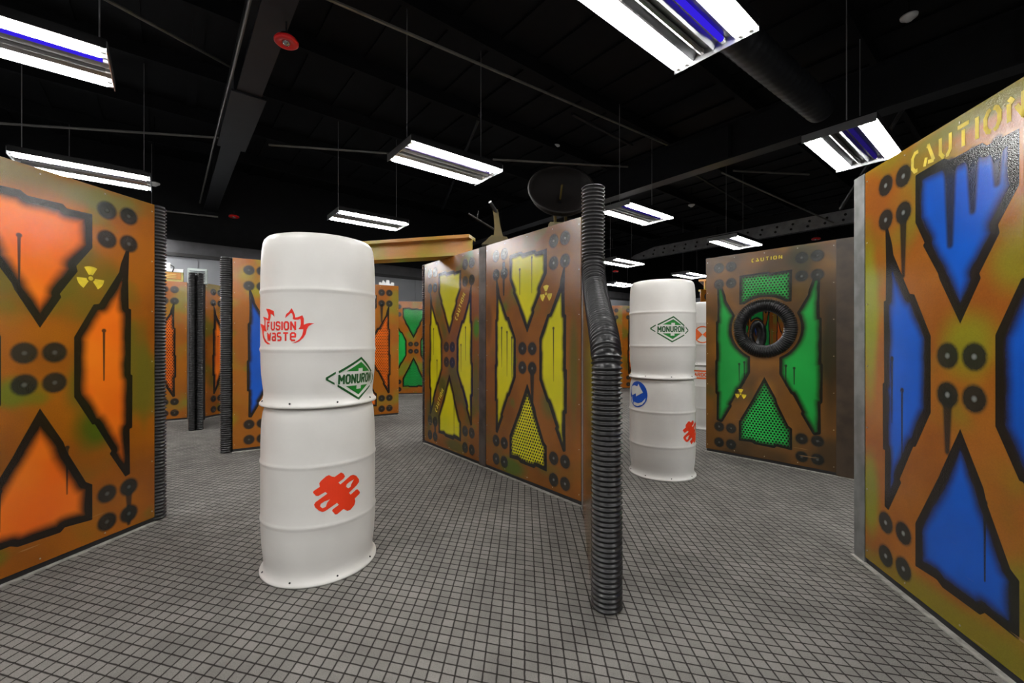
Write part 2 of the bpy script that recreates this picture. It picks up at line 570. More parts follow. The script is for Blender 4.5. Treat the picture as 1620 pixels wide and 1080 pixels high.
# stencil versions with gaps for the sprayed warning
STEN = {
    'C': [[(.42, 1), (.18, .98), (0, .75), (0, .22), (.16, 0), (.36, 0)]],
    'A': [[(0, 0), (.13, .42)], [(.22, .88), (.27, 1.0), (.62, .1)], [(.62, .1), (.24, .14)]],
    'U': [[(0, 1), (0, .22), (.16, 0), (.22, 0)], [(.6, 1), (.6, .22), (.44, 0), (.36, 0)]],
    'T': [[(-.02, 1), (.6, 1)], [(.3, .80), (.3, 0)]],
    'I': [[(0, 1), (0, 0)]],
    'O': [[(.26, 0), (.10, .08), (0, .3), (0, .7), (.14, .94), (.24, 1)], [(.40, 1), (.56, .9), (.66, .68), (.66, .3), (.52, .06), (.40, 0)]],
    'N': [[(0, .78), (0, 0)], [(0, 1), (.2, .76)], [(.32, .55), (.62, .0), (.62, 1)]],
}


def text_shapes(s, width, height, t, table=GLYPH, gap=0.26):
    """strokes of a word centred on the origin"""
    ws = []
    for ch in s:
        xs = [p[0] for path in table[ch] for p in path]
        ws.append((min(xs), max(xs)))
    total = sum(b - a for a, b in ws) + gap * (len(s) - 1)
    x = 0
    paths = []
    for ch, (a, b) in zip(s, ws):
        for path in table[ch]:
            paths.append([((x + p[0] - a) / total * width - width / 2, (p[1] - 0.5) * height) for p in path])
        x += (b - a) + gap
    return strokes(paths, t)


def flat_decal(name, shapes, mat, parent, u, v, y=-0.0012, rot=0.0):
    bm = poly_bm(shapes)
    c, s = math.cos(rot), math.sin(rot)
    for w in bm.verts:
        X, Y = w.co.x, w.co.y
        w.co = (u + c * X - s * Y, y, v + s * X + c * Y)
    return bm_obj(name, bm, mat, parent)


def trefoil(r):
    sh = [[[(0.18 * r * math.cos(a), 0.18 * r * math.sin(a)) for a in np.linspace(0, 2 * math.pi, 14, endpoint=False)]]]
    for k in range(3):
        c = math.pi / 2 + k * 2 * math.pi / 3
        A = np.linspace(c - 0.5, c + 0.5, 8)
        sh.append([[(r * math.cos(a), r * math.sin(a)) for a in A] + [(0.3 * r * math.cos(a), 0.3 * r * math.sin(a)) for a in A[::-1]]])
    return sh


# ------------------------------------------------------------------ painted sheets
def poly_sdf(P, poly):
    """signed distance (positive inside)"""
    x, y = P[:, 0], P[:, 1]
    d = np.full(len(P), 1e9)
    inside = np.zeros(len(P), bool)
    n = len(poly)
    for i in range(n):
        ax, ay = poly[i]
        bx, by = poly[(i + 1) % n]
        ex, ey = bx - ax, by - ay
        t = np.clip(((x - ax) * ex + (y - ay) * ey) / max(ex * ex + ey * ey, 1e-12), 0, 1)
        d = np.minimum(d, np.hypot(x - ax - t * ex, y - ay - t * ey))
        if ay != by:
            cond = ((ay > y) != (by > y)) & (x < (bx - ax) * (y - ay) / (by - ay) + ax)
            inside ^= cond
    return np.where(inside, d, -d)


T_TOP = [(0, 1.285), (.095, 1.46), (.088, 1.478), (.172, 1.615), (.165, 1.645), (.245, 1.765), (.245, 1.965), (.12, 1.96), (.10, 1.98),
         (-.05, 1.975), (-.08, 1.995), (-.245, 1.985), (-.245, 1.765), (-.19, 1.66), (-.20, 1.65), (-.115, 1.51), (-.105, 1.48)]
T_BOT = [(0, .862), (-.095, .665), (-.108, .635), (-.245, .375), (-.245, .175), (-.12, .18), (-.09, .163), (.09, .158), (.11, .178), (.245, .165),
         (.245, .375), (.212, .40), (.12, .60), (.105, .655)]
T_SIDE = [(.152, 1.24), (.152, .90), (.243, .725), (.256, .725), (.345, .545), (.334, .532), (.425, .362), (.455, .372), (.452, .66), (.468, .66),
          (.470, 1.00), (.459, 1.005), (.462, 1.42), (.447, 1.425), (.444, 1.60), (.450, 1.79), (.428, 1.79), (.398, 1.70), (.388, 1.645), (.278, 1.44), (.25, 1.435)]
RIVETS = [(sx * a, b) for sx in (-1, 1) for a in (.322, .447) for b in (2.01, 1.835, .292, .122)] + \
         [(a, b) for a in (-.064, .064) for b in (1.155, .99)]
HOLE_V, HOLE_R, RING_R, TUBE_R = 1.347, 0.205, 0.234, 0.064


def sheet(parent, u0, W, paint, centre=None, perf='', drips=(), hole=False, cell=0.0125, name='painted_sheet', z0=0.035, stencil=True, T=0.012, dripriv=(), voff=0.0, tops=True):
    """front board of a partition: a fine grid that carries the stencil distances, plus its own thickness"""
    centre = W / 2 if centre is None else centre
    nx, nz = int(round(W / cell)), int(round((H - z0) / cell))
    us = np.linspace(0, W, nx + 1)
    vs = np.linspace(z0, H, nz + 1)
    U, V = np.meshgrid(us, vs)
    P = np.stack([U.ravel() - centre, V.ravel() - voff], 1)
    N = len(P)
    side_l = [(-x, y) for x, y in T_SIDE][::-1]
    sds = {'t': poly_sdf(P, T_TOP), 'b': poly_sdf(P, T_BOT), 'r': poly_sdf(P, T_SIDE), 'l': poly_sdf(P, side_l)}
    sd = np.max(np.stack(list(sds.values())), 0)
    if hole:
        dh = np.hypot(P[:, 0], P[:, 1] - HOLE_V)
        wide = poly_sdf(P, [(-.24, 1.60), (.24, 1.60), (.245, 1.91), (.05, 1.90), (.04, 1.915), (-.24, 1.905)])
        lower = np.maximum(sds['l'], sds['r']) + 0.02
        sd = np.maximum(np.maximum(wide, lower), sds['b'])
        sd = np.minimum(sd, dh - 0.315)
        sds['t'] = wide
    riv = np.zeros(N)
    for k, (a, b) in enumerate(RIVETS):
        if hole and abs(a) < 0.1:
            continue
        r = 0.050 if abs(a) > 0.1 else 0.052
        riv = np.maximum(riv, 2 - np.hypot(P[:, 0] - a, P[:, 1] - b) / r)
    dr = np.zeros(N)
    for (a, top, ln) in drips:
        y = np.clip(P[:, 1], top - ln, top)
        d = np.hypot(P[:, 0] - a, P[:, 1] - y)
        frac = (top - y) / ln
        dr = np.maximum(dr, 1 - d / 0.022 - 0.14 * frac)
        dr = np.maximum(dr, 1 - np.hypot(P[:, 0] - a, P[:, 1] - top) / 0.040)
    for (a, top, ln, w) in dripriv:
        y = np.clip(P[:, 1], top - ln, top)
        d = np.hypot(P[:, 0] - a, P[:, 1] - y)
        dr = np.maximum(dr, (1 - d / (w * 3.6)) - 0.16 * (top - y) / ln)
    pf = np.zeros(N)
    for k in perf:
        pf = np.where(sds[k] > 0, 1.0, pf)
    if not stencil:
        sd = np.full(N, -0.5)
        riv[:] = 0
    A = np.stack([np.clip(sd, -.45, .45) + 0.5, np.clip(riv, 0, 2), np.clip(dr, 0, 1), pf], 1)
    verts = np.zeros((N, 3))
    verts[:, 0] = u0 + U.ravel()
    verts[:, 2] = V.ravel()
    fs = []
    for j in range(nz):
        for i in range(nx):
            if hole:
                cu = (us[i] + us[i + 1]) / 2 - centre
                cv = (vs[j] + vs[j + 1]) / 2 - HOLE_V
                if cu * cu + cv * cv < HOLE_R ** 2:
                    continue
            a = j * (nx + 1) + i
            fs.append((a, a + 1, a + nx + 2, a + nx + 1))
    ex = [(u0, 0, z0), (u0 + W, 0, z0), (u0 + W, 0, H), (u0, 0, H), (u0, T, z0), (u0 + W, T, z0), (u0 + W, T, H), (u0, T, H)]
    b = N
    fs += [(b, b + 4, b + 5, b + 1), (b + 1, b + 5, b + 6, b + 2), (b + 2, b + 6, b + 7, b + 3), (b + 3, b + 7, b + 4, b)]
    if not hole:
        fs.append((b + 4, b + 7, b + 6, b + 5))
    me = bpy.data.meshes.new(name)
    me.from_pydata(np.vstack([verts, np.array(ex)]).tolist(), [], fs)
    ca = me.attributes.new('paint', 'FLOAT_COLOR', 'POINT')
    A = np.vstack([A, np.zeros((8, 4))]).astype(np.float32)
    ca.data.foreach_set('color', A.ravel())
    uvl = me.uv_layers.new(name='UVMap')
    li = np.zeros(len(me.loops), np.int32)
    me.loops.foreach_get('vertex_index', li)
    allv = np.vstack([verts, np.array(ex)])
    uvs = np.stack([allv[li, 0] - u0 - centre, allv[li, 2]], 1).astype(np.float32)
    uvl.data.foreach_set('uv', uvs.ravel())
    me.update()
    return link(name, me, PM[paint], parent)


def plain_sheet(name, parent, x0, x1, y0, y1, z0, z1, paint):
    bm = bmesh.new()
    add_box(bm, x0, x1, y0, y1, z0, z1)
    uvl = bm.loops.layers.uv.new('UVMap')
    for f in bm.faces:
        for lp in f.loops:
            c = lp.vert.co
            lp[uvl].uv = (c.x + c.y, c.z)
    return bm_obj(name, bm, PM[paint], parent)


def screws(parent, pts, r=0.004, mat=None):
    bm = bmesh.new()
    for (u, v) in pts:
        add_tube(bm, (u, -0.0025, v), (u, 0.004, v), r, 6)
    o = bm_obj('screw_heads', bm, mat or M_BRASS, parent)
    o['kind'] = 'stuff'
    return o


def partition(label, p0, p1, segs, thick=0.10, pipe_l=None, pipe_r=None, back='plain', h=H, cat='partition wall', group=None, pr=0.066, pmat=None):
    """a straight partition; p0 -> p1 runs left to right as seen from its painted front"""
    p0, p1 = Vector(p0), Vector(p1)
    d = p1 - p0
    L = d.length
    root = thing('maze_partition', label, cat, p0, math.atan2(d.y, d.x), group)
    tot = sum(s['w'] for s in segs)
    k = L / tot
    box('plinth', 0.004, L - 0.004, 0.006, thick - 0.012, 0, 0.036, M_BLACK, root)
    box('carpet_edging', -0.005, L + 0.005, -0.022, 0.005, 0, 0.006, M_EDGE, root)
    holes = [s for s in segs if s.get('hole')]
    if not holes:
        box('core', 0.003, L - 0.003, 0.0125, thick - 0.0125, 0.036, h - 0.003, M_CORE, root)
        plain_sheet('back_sheet', root, 0, L, thick - 0.012, thick, 0.036, h, back)
    u = 0
    for s in segs:
        w = s['w'] * k
        if s['kind'] == 'panel':
            o = sheet(root, u, w, s['paint'], perf=s.get('perf', ''), drips=s.get('drips', ()), hole=s.get('hole', False), cell=s.get('cell', 0.0125),
                      dripriv=s.get('dripriv', ()))
            s['obj'], s['uc'] = o, u + w / 2
            sc = []
            for vv in np.linspace(0.08, H - 0.05, 7):
                sc += [(u + 0.018, vv), (u + w - 0.018, vv)]
            for uu in np.linspace(0.3, w - 0.3, 3):
                sc += [(u + uu, H - 0.028), (u + uu, 0.06)]
            if s.get('screws', True):
                screws(o, sc)
            if s.get('hole'):
                # hollow frame, round liner and a second board behind
                box('stud', u + 0.003, u + 0.05, 0.0125, thick - 0.0125, 0.036, h - 0.003, M_CORE, root)
                box('stud', u + w - 0.05, u + w - 0.003, 0.0125, thick - 0.0125, 0.036, h - 0.003, M_CORE, root)
                box('rail', u + 0.05, u + w - 0.05, 0.0125, thick - 0.0125, h - 0.05, h - 0.003, M_CORE, root)
                bo = sheet(root, u, w, s['paint'], hole=True, cell=0.025, name='back_sheet', T=0.002)
                bo.location.y = thick - 0.002
                n = 40
                me = lathe_mesh('hole_liner', [(HOLE_R + 0.012, 0.004), (HOLE_R + 0.012, thick - 0.004)], n)
                lo = link('hole_liner', me, M_BLACK, root)
                lo.rotation_euler = (-math.pi / 2, 0, 0)
                lo.location = (u + w / 2, 0, HOLE_V)
                ring = [(RING_R * math.cos(a), 0, RING_R * math.sin(a)) for a in np.linspace(-math.pi / 2, 1.5 * math.pi, 121)]
                ro = link('corrugated_ring', corrugated_mesh('corrugated_ring', ring, TUBE_R, 0.013, 0.0190, 22, True), M_PIPE, root)
                ro.location = (u + w / 2, 0.0, HOLE_V)
                tie = box('cable_tie', -0.006, 0.006, -TUBE_R - .002, TUBE_R * 0.3, -0.012, 0.012, M_BLACK, ro)
                tie.location = (0, 0, -RING_R)
        elif s['kind'] == 'post':
            prism('steel_post', [(u + .001, -.004), (u + w - .001, -.004), (u + w - .001, thick + .001), (u + w - .008, thick + .001), (u + w - .008, .003),
                                 (u + .008, .003), (u + .008, thick + .001), (u + .001, thick + .001)][::-1], 'z', 0.004, h, s.get('mat', M_STEELD), root)
        u += w
    for side, pp in (('l', pipe_l), ('r', pipe_r)):
        if pp is None:
            continue
        off = pp
        x = -off if side == 'l' else L + off
        me = corrugated_mesh('edge_pipe', [(x, thick / 2, 0.002), (x, thick / 2, h + 0.005)], pr, 0.011, 0.0232, 26)
        link('edge_pipe', me, pmat or M_PIPE, root)
    return root


def P(paint, w=1.22, **kw):
    return dict(kind='panel', w=w, paint=paint, **kw)


# ================================================================== the room
UMIN, UMAX, VMIN, VMAX = -6.0, 17.0, -6.5, 11.2


def UV(u, v, z=0.0):
    return UD * u + VD * v + Vector((0, 0, z))


def room_quad(name, pts, mat):
    me = bpy.data.meshes.new(name)
    me.from_pydata([tuple(p) for p in pts], [], [(0, 1, 2, 3)])
    return struct(link(name, me, mat))


def room_box(name, u0, u1, v0, v1, z0, z1, mat, parent=None):
    bm = bmesh.new()
    add_box(bm, u0, u1, v0, v1, z0, z1, Matrix.Rotation(UANG, 4, 'Z'))
    return bm_obj(name, bm, mat, parent)


floor = room_quad('floor', [UV(UMIN, VMIN), UV(UMAX, VMIN), UV(UMAX, VMAX), UV(UMIN, VMAX)], M_CARPET)
ceiling = struct(room_box('ceiling', UMIN, UMAX, VMIN, VMAX, ZC, ZC + 0.1, M_CEIL))
ZL = 3.0
for nm, a in (('wall_back', (UMIN, UMAX, VMAX, VMAX + 0.15)), ('wall_front', (UMIN, UMAX, VMIN - 0.15, VMIN)),
              ('wall_left', (UMIN - 0.15, UMIN, VMIN, VMAX)), ('wall_right', (UMAX, UMAX + 0.15, VMIN, VMAX))):
    w = struct(room_box(nm, *a, 0, ZL, M_WALL))
    up = room_box('upper_wall', *a, ZL, ZC, M_CEIL, w)
# ledge and black rail along the back wall
bk = bpy.data.objects['wall_back']
room_box('wall_rail', UMIN, UMAX, VMAX - 0.06, VMAX, ZL - 0.03, ZL + 0.04, M_BLACK, bk)
room_box('wall_ledge', UMIN, UMAX, VMAX - 0.012, VMAX, ZL + 0.04, ZL + 0.30, simple('grey_ledge', (0.05, 0.05, 0.055), 0.6), bk)
for uu in np.arange(-4.5, 16.5, 1.25):
    room_box('panel_joint', uu, uu + 0.012, VMAX - 0.011, VMAX, 0, ZL - 0.03, simple('joint_grey', (0.2, 0.2, 0.22), 0.6), bk)

# roof steel, all part of the ceiling
for v in np.arange(VMIN + 0.6, VMAX, 1.45):
    room_box('roof_purlin', UMIN, UMAX, v - 0.035, v + 0.035, ZC - 0.20, ZC, M_CEIL, ceiling)
for u in np.arange(UMIN + 0.3, UMAX, 0.6):
    room_box('deck_rib', u - 0.06, u + 0.06, VMIN, VMAX, ZC - 0.03, ZC, M_CEIL, ceiling)
BZ = 4.0


def roof_beam(u, v0=VMIN, v1=VMAX):
    o = room_box('roof_beam', u - 0.012, u + 0.012, v0, v1, BZ + 0.02, BZ + 0.56, M_BEAM, ceiling)
    room_box('beam_flange', u - 0.12, u + 0.12, v0, v1, BZ, BZ + 0.022, M_BEAM, o)
    room_box('beam_flange', u - 0.12, u + 0.12, v0, v1, BZ + 0.55, BZ + 0.572, M_BEAM, o)
    for v in np.arange(v0 + 0.8, v1, 2.9):
        room_box('beam_stiffener', u - 0.115, u + 0.115, v - 0.008, v + 0.008, BZ + 0.022, BZ + 0.55, M_BEAM, o)
    return o


b1 = roof_beam(0.72)
# deeper splice section and bolts on the beam above the drums
room_box('splice_plate', 0.72 - 0.17, 0.72 + 0.17, 5.6, 7.3, BZ - 0.02, BZ, M_BEAM, b1)
b2 = roof_beam(6.78)
b3 = roof_beam(12.5)
bm = bmesh.new()
for k in range(14):
    p = UV(12.5, 2.0 + 0.0 + k * 0.34, BZ - 0.012)
    add_tube(bm, p + UD * 0.06, p + UD * 0.06 + Vector((0, 0, 0.02)), 0.02, 6)
    add_tube(bm, p - UD * 0.06 + VD * 0.12, p - UD * 0.06 + VD * 0.12 + Vector((0, 0, 0.02)), 0.02, 6)
ob = bm_obj('beam_bolts', bm, M_BLACK, b3)
ob['kind'] = 'stuff'
# lower grey gusset on the far beam
M_GUS = simple('gusset_grey', (0.30, 0.31, 0.33), 0.45, 0.2)
gp = prism('gusset_plate', [(8.95, BZ - 0.02), (8.7, BZ + 0.14), (7.9, BZ + 0.30), (-1.0, BZ + 0.30), (-1.0, BZ - 0.02)], 'x', 12.36, 12.38, M_GUS, b3)
gp.rotation_euler = (0, 0, UANG)
bm = bmesh.new()
for k in range(22):
    add_tube(bm, (12.345, 8.3 - k * 0.36, BZ + 0.07), (12.361, 8.3 - k * 0.36, BZ + 0.07), 0.03, 8)
    add_tube(bm, (12.345, 7.9 - k * 0.36, BZ + 0.19), (12.361, 7.9 - k * 0.36, BZ + 0.19), 0.03, 8)
gb = bm_obj('gusset_bolts', bm, M_BLACK, b3)
gb.rotation_euler = (0, 0, UANG)
gb['kind'] = 'stuff'
# conduit along the first beam and the thin braces
tube('conduit', [tuple(UV(0.72 - 0.19, v, BZ + (0.02 if v < 6.0 else 0.10))) for v in (-2, 2, 4.9, 5.2, 7.5, 11.0)], 0.014, M_ROD, b1)
rods = [
    (AT(-30, 193, 5.6), AT(365, 219, 6.6)), (AT(425, 229, 6.4), AT(622, 243, 6.9)), (AT(780, 252, 7.0), AT(1050, 267, 8.4)),
    (AT(500, -10, 3.55), AT(965, 190, 6.6)), (AT(965, 190, 6.6), AT(1115, 255, 8.4)), (AT(160, -5, 3.9), AT(392, 120, 5.5)),
    (AT(1142, 273, 7.5), AT(1318, 352, 9.6)), (AT(1160, 270, 7.6), AT(1280, 276, 8.3)), (AT(262, 334, 8.6), AT(345, 343, 9.1)),
]
for a, b in rods:
    tube('brace_rod', [tuple(a), tuple(b)], 0.017, M_ROD, ceiling, 6)
# dark diagonal braces
for a, b in ((AT(905, 180, 6.4), AT(1000, 230, 7.4)), (AT(700, 330, 11), AT(760, 180, 6.8)), (AT(1040, 240, 8), AT(1190, 330, 10)), (AT(1480, 90, 5.4), AT(1330, 330, 8))):
    tube('diagonal_brace', [tuple(a), tuple(b)], 0.03, M_BEAM, ceiling, 6)

# spiral duct under the roof on the right
duct_a, duct_b = AT(1120, 18, 3.82), AT(1298, 172, 5.42)
du = (duct_b - duct_a)
me = corrugated_mesh('air_duct', [tuple(duct_a - du * 0.25), tuple(duct_b)], 0.17, 0.004, 0.12, 28)
tag(link('air_duct', me, M_BEAM), 'black spiral air duct hanging under the dark roof beside the steel beam', 'duct')


# ================================================================== hanging lights
def fixture_protos():
    L, W = 1.22, 0.617
    p = {}
    bm = bmesh.new()
    add_box(bm, -L / 2, L / 2, -W / 2, W / 2, 0.052, 0.075)
    add_box(bm, -L / 2, L / 2, -W / 2, -W / 2 + 0.004, 0.010, 0.052)
    add_box(bm, -L / 2, L / 2, W / 2 - 0.004, W / 2, 0.010, 0.052)
    p['housing'] = bm
    bm = bmesh.new()
    add_box(bm, -0.003, 0.003, -W / 2, W / 2, -0.022, 0.06)
    p['end_plate'] = bm
    # reflector trough, about 0.15 wide
    bm = bmesh.new()
    prof = [(-0.076, 0.004), (-0.045, 0.045), (0.045, 0.045), (0.076, 0.004)]
    A = [bm.verts.new((-L / 2 + .004, a, b)) for a, b in prof]
    B = [bm.verts.new((L / 2 - .004, a, b)) for a, b in prof]
    for i in range(3):
        bm.faces.new((A[i], A[i + 1], B[i + 1], B[i]))
    p['trough'] = bm
    bm = bmesh.new()
    add_tube(bm, (-L / 2 + .04, 0, 0), (L / 2 - .04, 0, 0), 0.019, 8)
    p['tube'] = bm
    bm = bmesh.new()
    add_box(bm, -0.016, 0.016, -0.012, 0.012, -0.014, 0.018)
    p['holder'] = bm
    bm = bmesh.new()
    add_tube(bm, (0, 0, 0), (0, 0, ZC - 0.032 - ZF - 0.07), 0.0055, 6)
    p['cable'] = bm
    out = {}
    for k, b in p.items():
        me = bpy.data.meshes.new(k)
        b.to_mesh(me)
        b.free()
        out[k] = me
    return out


FX = fixture_protos()


def fx_mesh(key, mat):
    nm = key + '_' + mat.name
    me = bpy.data.meshes.get(nm)
    if me is None:
        me = FX[key].copy()
        me.name = nm
        me.materials.append(mat)
    return me


def fixture(end, label, uv=None, side=None):
    """end = floor-plan position of the middle of its right-hand end"""
    c = Vector((end[0], end[1], ZF)) - UD * 0.61
    root = thing('light_fixture' if side is None else f'light_fixture_{side}_offscreen', label, 'light fixture', c, UANG, 'hanging fluorescent fixtures')

    def put(name, key, mat, x=0, y=0, z=0, par=root):
        o = bpy.data.objects.new(name, fx_mesh(key, mat))
        COL.objects.link(o)
        o.parent = par
        o.location = (x, y, z)
        return o
    put('housing', 'housing', M_HOUSD)
    for s in (-1, 1):
        put('end_plate', 'end_plate', M_HOUS, s * 0.612)
        put('suspension_cable', 'cable', M_CABLE, s * 0.54, s * 0.06, 0.07)
    for k, y in enumerate((-0.231, -0.077, 0.077, 0.231)):
        outer = k in (0, 3)
        put('reflector', 'trough', M_WHITEP if outer else M_REFL, 0, y, 0)
        ys = (y - 0.034, y + 0.034) if outer else (y,)
        for q, yy in enumerate(ys):
            if outer:
                nm = 'tube' if side is None else f"tube_{'near' if k == 0 else 'far'}_{'inner' if (q == 0) == (k == 3) else 'outer'}_{side}_offscreen"
                t = put(nm, 'tube', M_TUBE, 0, yy, 0.001)
            else:
                t = put('ultraviolet_tube' if k == 1 else 'dark_tube', 'tube', (uv or M_UVOFF) if k == 1 else M_REFL, 0, yy, 0.026)
            for s in (-1, 1):
                put('lamp_holder', 'holder', M_WHITEP, s * 0.588, 0, 0.0, t)
    return root


LIGHTS = [
    ((-3.14, 3.34), 'hanging fluorescent fixture with bright violet tube, left of the roof beam carrying conduit'),
    ((-0.31, 5.51), 'hanging fluorescent fixture above the painted beam and the pair of yellow panels'),
    ((2.558, 7.52), 'hanging fluorescent fixture with violet tube seen behind the bent black corrugated pipe'),
    ((5.27, 9.56), 'hanging fluorescent fixture just above the top of the green panel with the round hole'),
    ((1.471, 3.117), 'large hanging fluorescent fixture with glowing blue tube, in front of the spiral duct'),
    ((4.22, 5.06), 'hanging fluorescent fixture above the blue panel marked CAUTION'),
    ((-4.876, 5.758), 'hanging fluorescent fixture directly over the top edge of the orange panel with yellow trefoil'),
    ((-2.05, 7.91), 'small hanging fluorescent fixture over the drum stack marked FUSION WASTE'),
    ((-6.75, 8.1), 'hanging fluorescent fixture behind the orange trefoil panel, mirrored in the yellow panels'),
    ((3.42, 11.9), 'hanging fluorescent fixture above the drum stack with blue arrow disc'),
    ((6.2, 14.1), 'small hanging fluorescent fixture between the arrow drums and the green panel corner'),
    ((4.5, 16.3), 'smallest hanging fluorescent fixture, low beside the bend of the corrugated pipe'),
]
# lamp grid continued out of view; some rear ones added to brighten the drums
OFF = [((-6.0, 1.3), 'left'), ((-7.7, 3.66), 'far_left'), ((-4.2, -1.1), 'left_rear'), ((-1.35, 1.0), 'overhead'), ((3.2, 0.7), 'right'),  # left rear lamp is an unseen one added to lift the drums
       ((6.0, 2.7), 'far_right'), ((4.95, -1.7), 'right_rear'), ((0.4, -1.45), 'rear'), ((2.1, -3.85), 'far_rear'), ((-2.4, -3.5), 'far_left_rear')]  # right rear and far rear lamps likewise added for light on the drums
for e, lb in LIGHTS:
    fixture(e, lb, M_UV if ('bright violet tube' in lb or 'glowing blue' in lb) else M_UVD if ('with violet tube' in lb or 'CAUTION' in lb) else None)
for e, side in OFF:
    fixture(e, 'hanging fluorescent fixture out of view over the rest of the maze', None, side)

# ================================================================== partitions
A_DIR = Vector((0.1747, 0.9846, 0))
A_END = G(244.5, 825.6)
sA = P('orange', 1.22, cell=0.0065, drips=((-.085, 1.76, .28), (.305, 1.28, .30), (-.16, .47, .2), (.12, .62, .26)),
       dripriv=((.447, .30, .17, .02), (.447, .12, .06, .02)))
wa = partition('orange panel wall with dripping black X outline, yellow trefoil and ribbed pipe edge', A_END - A_DIR * 1.22, A_END, [sA], pipe_r=0.045, pr=0.064)
flat_decal('trefoil_mark', trefoil(0.07), M_YELP, sA['obj'], sA['uc'] + 0.235, 1.585)

R0, R1 = G(1347, 879), G(1369, 891)
RD = (G(1600, 1077.6) - R1).normalized()
sR = P('blue', 1.22, cell=0.0065, drips=((-.40, 1.13, .32), (-.33, .98, .33), (.11, .60, .30)),
       dripriv=((-.05, 1.95, .33, .03), (.057, 1.95, .22, .028), (.16, 1.95, .15, .026), (-.322, 1.83, .30, .022), (-.064, .99, .24, .024)))
wr = partition('blue panel wall with black X outline, CAUTION lettering and grey steel end post', R1 - RD * 0.095, R1 + RD * 1.22,
               [dict(kind='post', w=0.095, mat=M_STEEL), sR])
flat_decal('caution_lettering', text_shapes('CAUTION', 0.52, 0.085, 0.017, STEN, 0.42), M_YELP, sR['obj'], sR['uc'], 2.045)

# yellow pair in the middle
C0, C1 = G(671.8, 700.5), G(919, 800.5)
sY1 = P('yellow2', 1.165, cell=0.009, drips=((-.36, 1.36, .3), (-.28, 1.0, .26), (.33, 1.36, .34), (.24, 1.18, .28), (.10, .6, .38)), dripriv=((-.322, .30, .18, .02),))
sY2 = P('yellow', 1.22, cell=0.008, perf='b', drips=((-.36, 1.34, .36), (-.28, 1.3, .4), (-.21, 1.25, .36), (.32, 1.32, .42), (-.10, 1.84, .22), (.06, 1.92, .30)),
        dripriv=((.064, .99, .30, .026), (-.33, 1.92, .28, .02)))
wc = partition('pair of yellow panels with black X outlines joined by a dark steel post', C0, C1, [sY1, dict(kind='post', w=0.115), sY2], pipe_l=0.04, pr=0.06)
flat_decal('trefoil_mark', trefoil(0.07), M_YELP, sY2['obj'], sY2['uc'] + 0.235, 1.60)
for (a, b, r) in ((.225, 1.58, 1.02), (-.225, .55, 1.02)):
    flat_decal('caution_lettering', text_shapes('CAUTION', 0.30, 0.045, 0.013, STEN, 0.5), M_YELP, sY1['obj'], sY1['uc'] + a, b, rot=r)
# return wall towards the bent pipe
PB = Vector((0.433, 1.951, 0))            # foot of the bent pipe
PT = Vector((0.500, 2.630, 0))
c1 = C1 + Vector((0.012, 0.0, 0))
e1 = G(936.5, 945)
ed = (e1 - c1).normalized()
rt = thing('maze_partition', 'narrow return wall with stepped end carrying the bent black corrugated pipe', 'partition wall', c1, math.atan2(ed.y, ed.x))
Lr = (e1 - c1).length
prof = [(0.0, 0.0), (Lr - 0.01, 0.0), (Lr - 0.01, 1.16), (Lr - 0.10, 1.26), (Lr - 0.52, 1.58), (Lr - 0.62, 1.68), (Lr - 0.62, H), (0.0, H)]
TH = 0.1


def prof_sheet(name, y0, y1, paint, inset=0.0):
    o = prism(name, [(min(max(a, inset), a), b) for a, b in prof], 'y', y0, y1, None, rt)
    me = o.data
    me.materials.clear()
    me.materials.append(PM[paint])
    uvl = me.uv_layers.new(name='UVMap')
    for lp in me.loops:
        c = me.vertices[lp.vertex_index].co
        uvl.data[lp.index].uv = (c.x + 0.3, c.z)
    return o


prof_sheet('side_sheet', 0.0, 0.012, 'plain')
prof_sheet('side_sheet', TH - 0.012, TH, 'plain')
prism('core', [(a, max(b, 0.0)) for a, b in prof], 'y', 0.0125, TH - 0.0125, M_CORE, rt)
prism('corner_trim', [(-0.006, -0.006), (0.05, -0.006), (0.05, -0.001), (-0.001, -0.001), (-0.001, 0.03), (-0.006, 0.03)], 'z', 0.0, H, M_TRIM, rt)


def bez(p0, p1, p2, p3, n=14):
    return [tuple((1 - t) ** 3 * p0 + 3 * (1 - t) ** 2 * t * p1 + 3 * (1 - t) * t * t * p2 + t ** 3 * p3) for t in np.linspace(0, 1, n)]


def V3(p, z):
    return np.array((p[0], p[1], z))


path = [tuple(V3(PB, 0.002))] + bez(V3(PB, 1.10), V3(PB, 1.30), V3(PT, 1.44), V3(PT, 1.74)) + [tuple(V3(PT, 2.165))]
inv = Matrix.Rotation(-math.atan2(ed.y, ed.x), 4, 'Z') @ Matrix.Translation(-c1)
lp = [tuple(inv @ Vector(p)) for p in path]
pipe_o = link('bent_edge_pipe', corrugated_mesh('bent_edge_pipe', lp, 0.0715, 0.011, 0.0225, 36), M_PIPE, rt)
pipe_o['label'] = 'black corrugated plastic pipe bent in an S'

# green panel with the round hole
g0, g1, g2 = G(1117, 713), G(1322, 753), G(1346, 757.5)
gd = (g1 - g0).normalized()
sG = P('green', (g1 - g0).length, cell=0.010, hole=True, perf='tb', drips=((.19, .98, .2), (-.19, 1.0, .22), (-.24, .98, .18), (.26, .96, .16)))
wg = partition('green panel wall with a round hole framed by a ribbed black ring', g0, g1 + gd * 0.165, [sG, dict(kind='post', w=0.16, mat=simple('brown_post', (0.045, 0.031, 0.020), 0.42, 0.1, 0.35, 7))], thick=0.12)
flat_decal('trefoil_mark', trefoil(0.055), M_YELP, sG['obj'], sG['uc'] - 0.225, 0.665)
flat_decal('caution_lettering', text_shapes('CAUTION', 0.27, 0.032, 0.009, STEN, 0.6), M_YELP, sG['obj'], sG['uc'] + 0.02, 2.045)

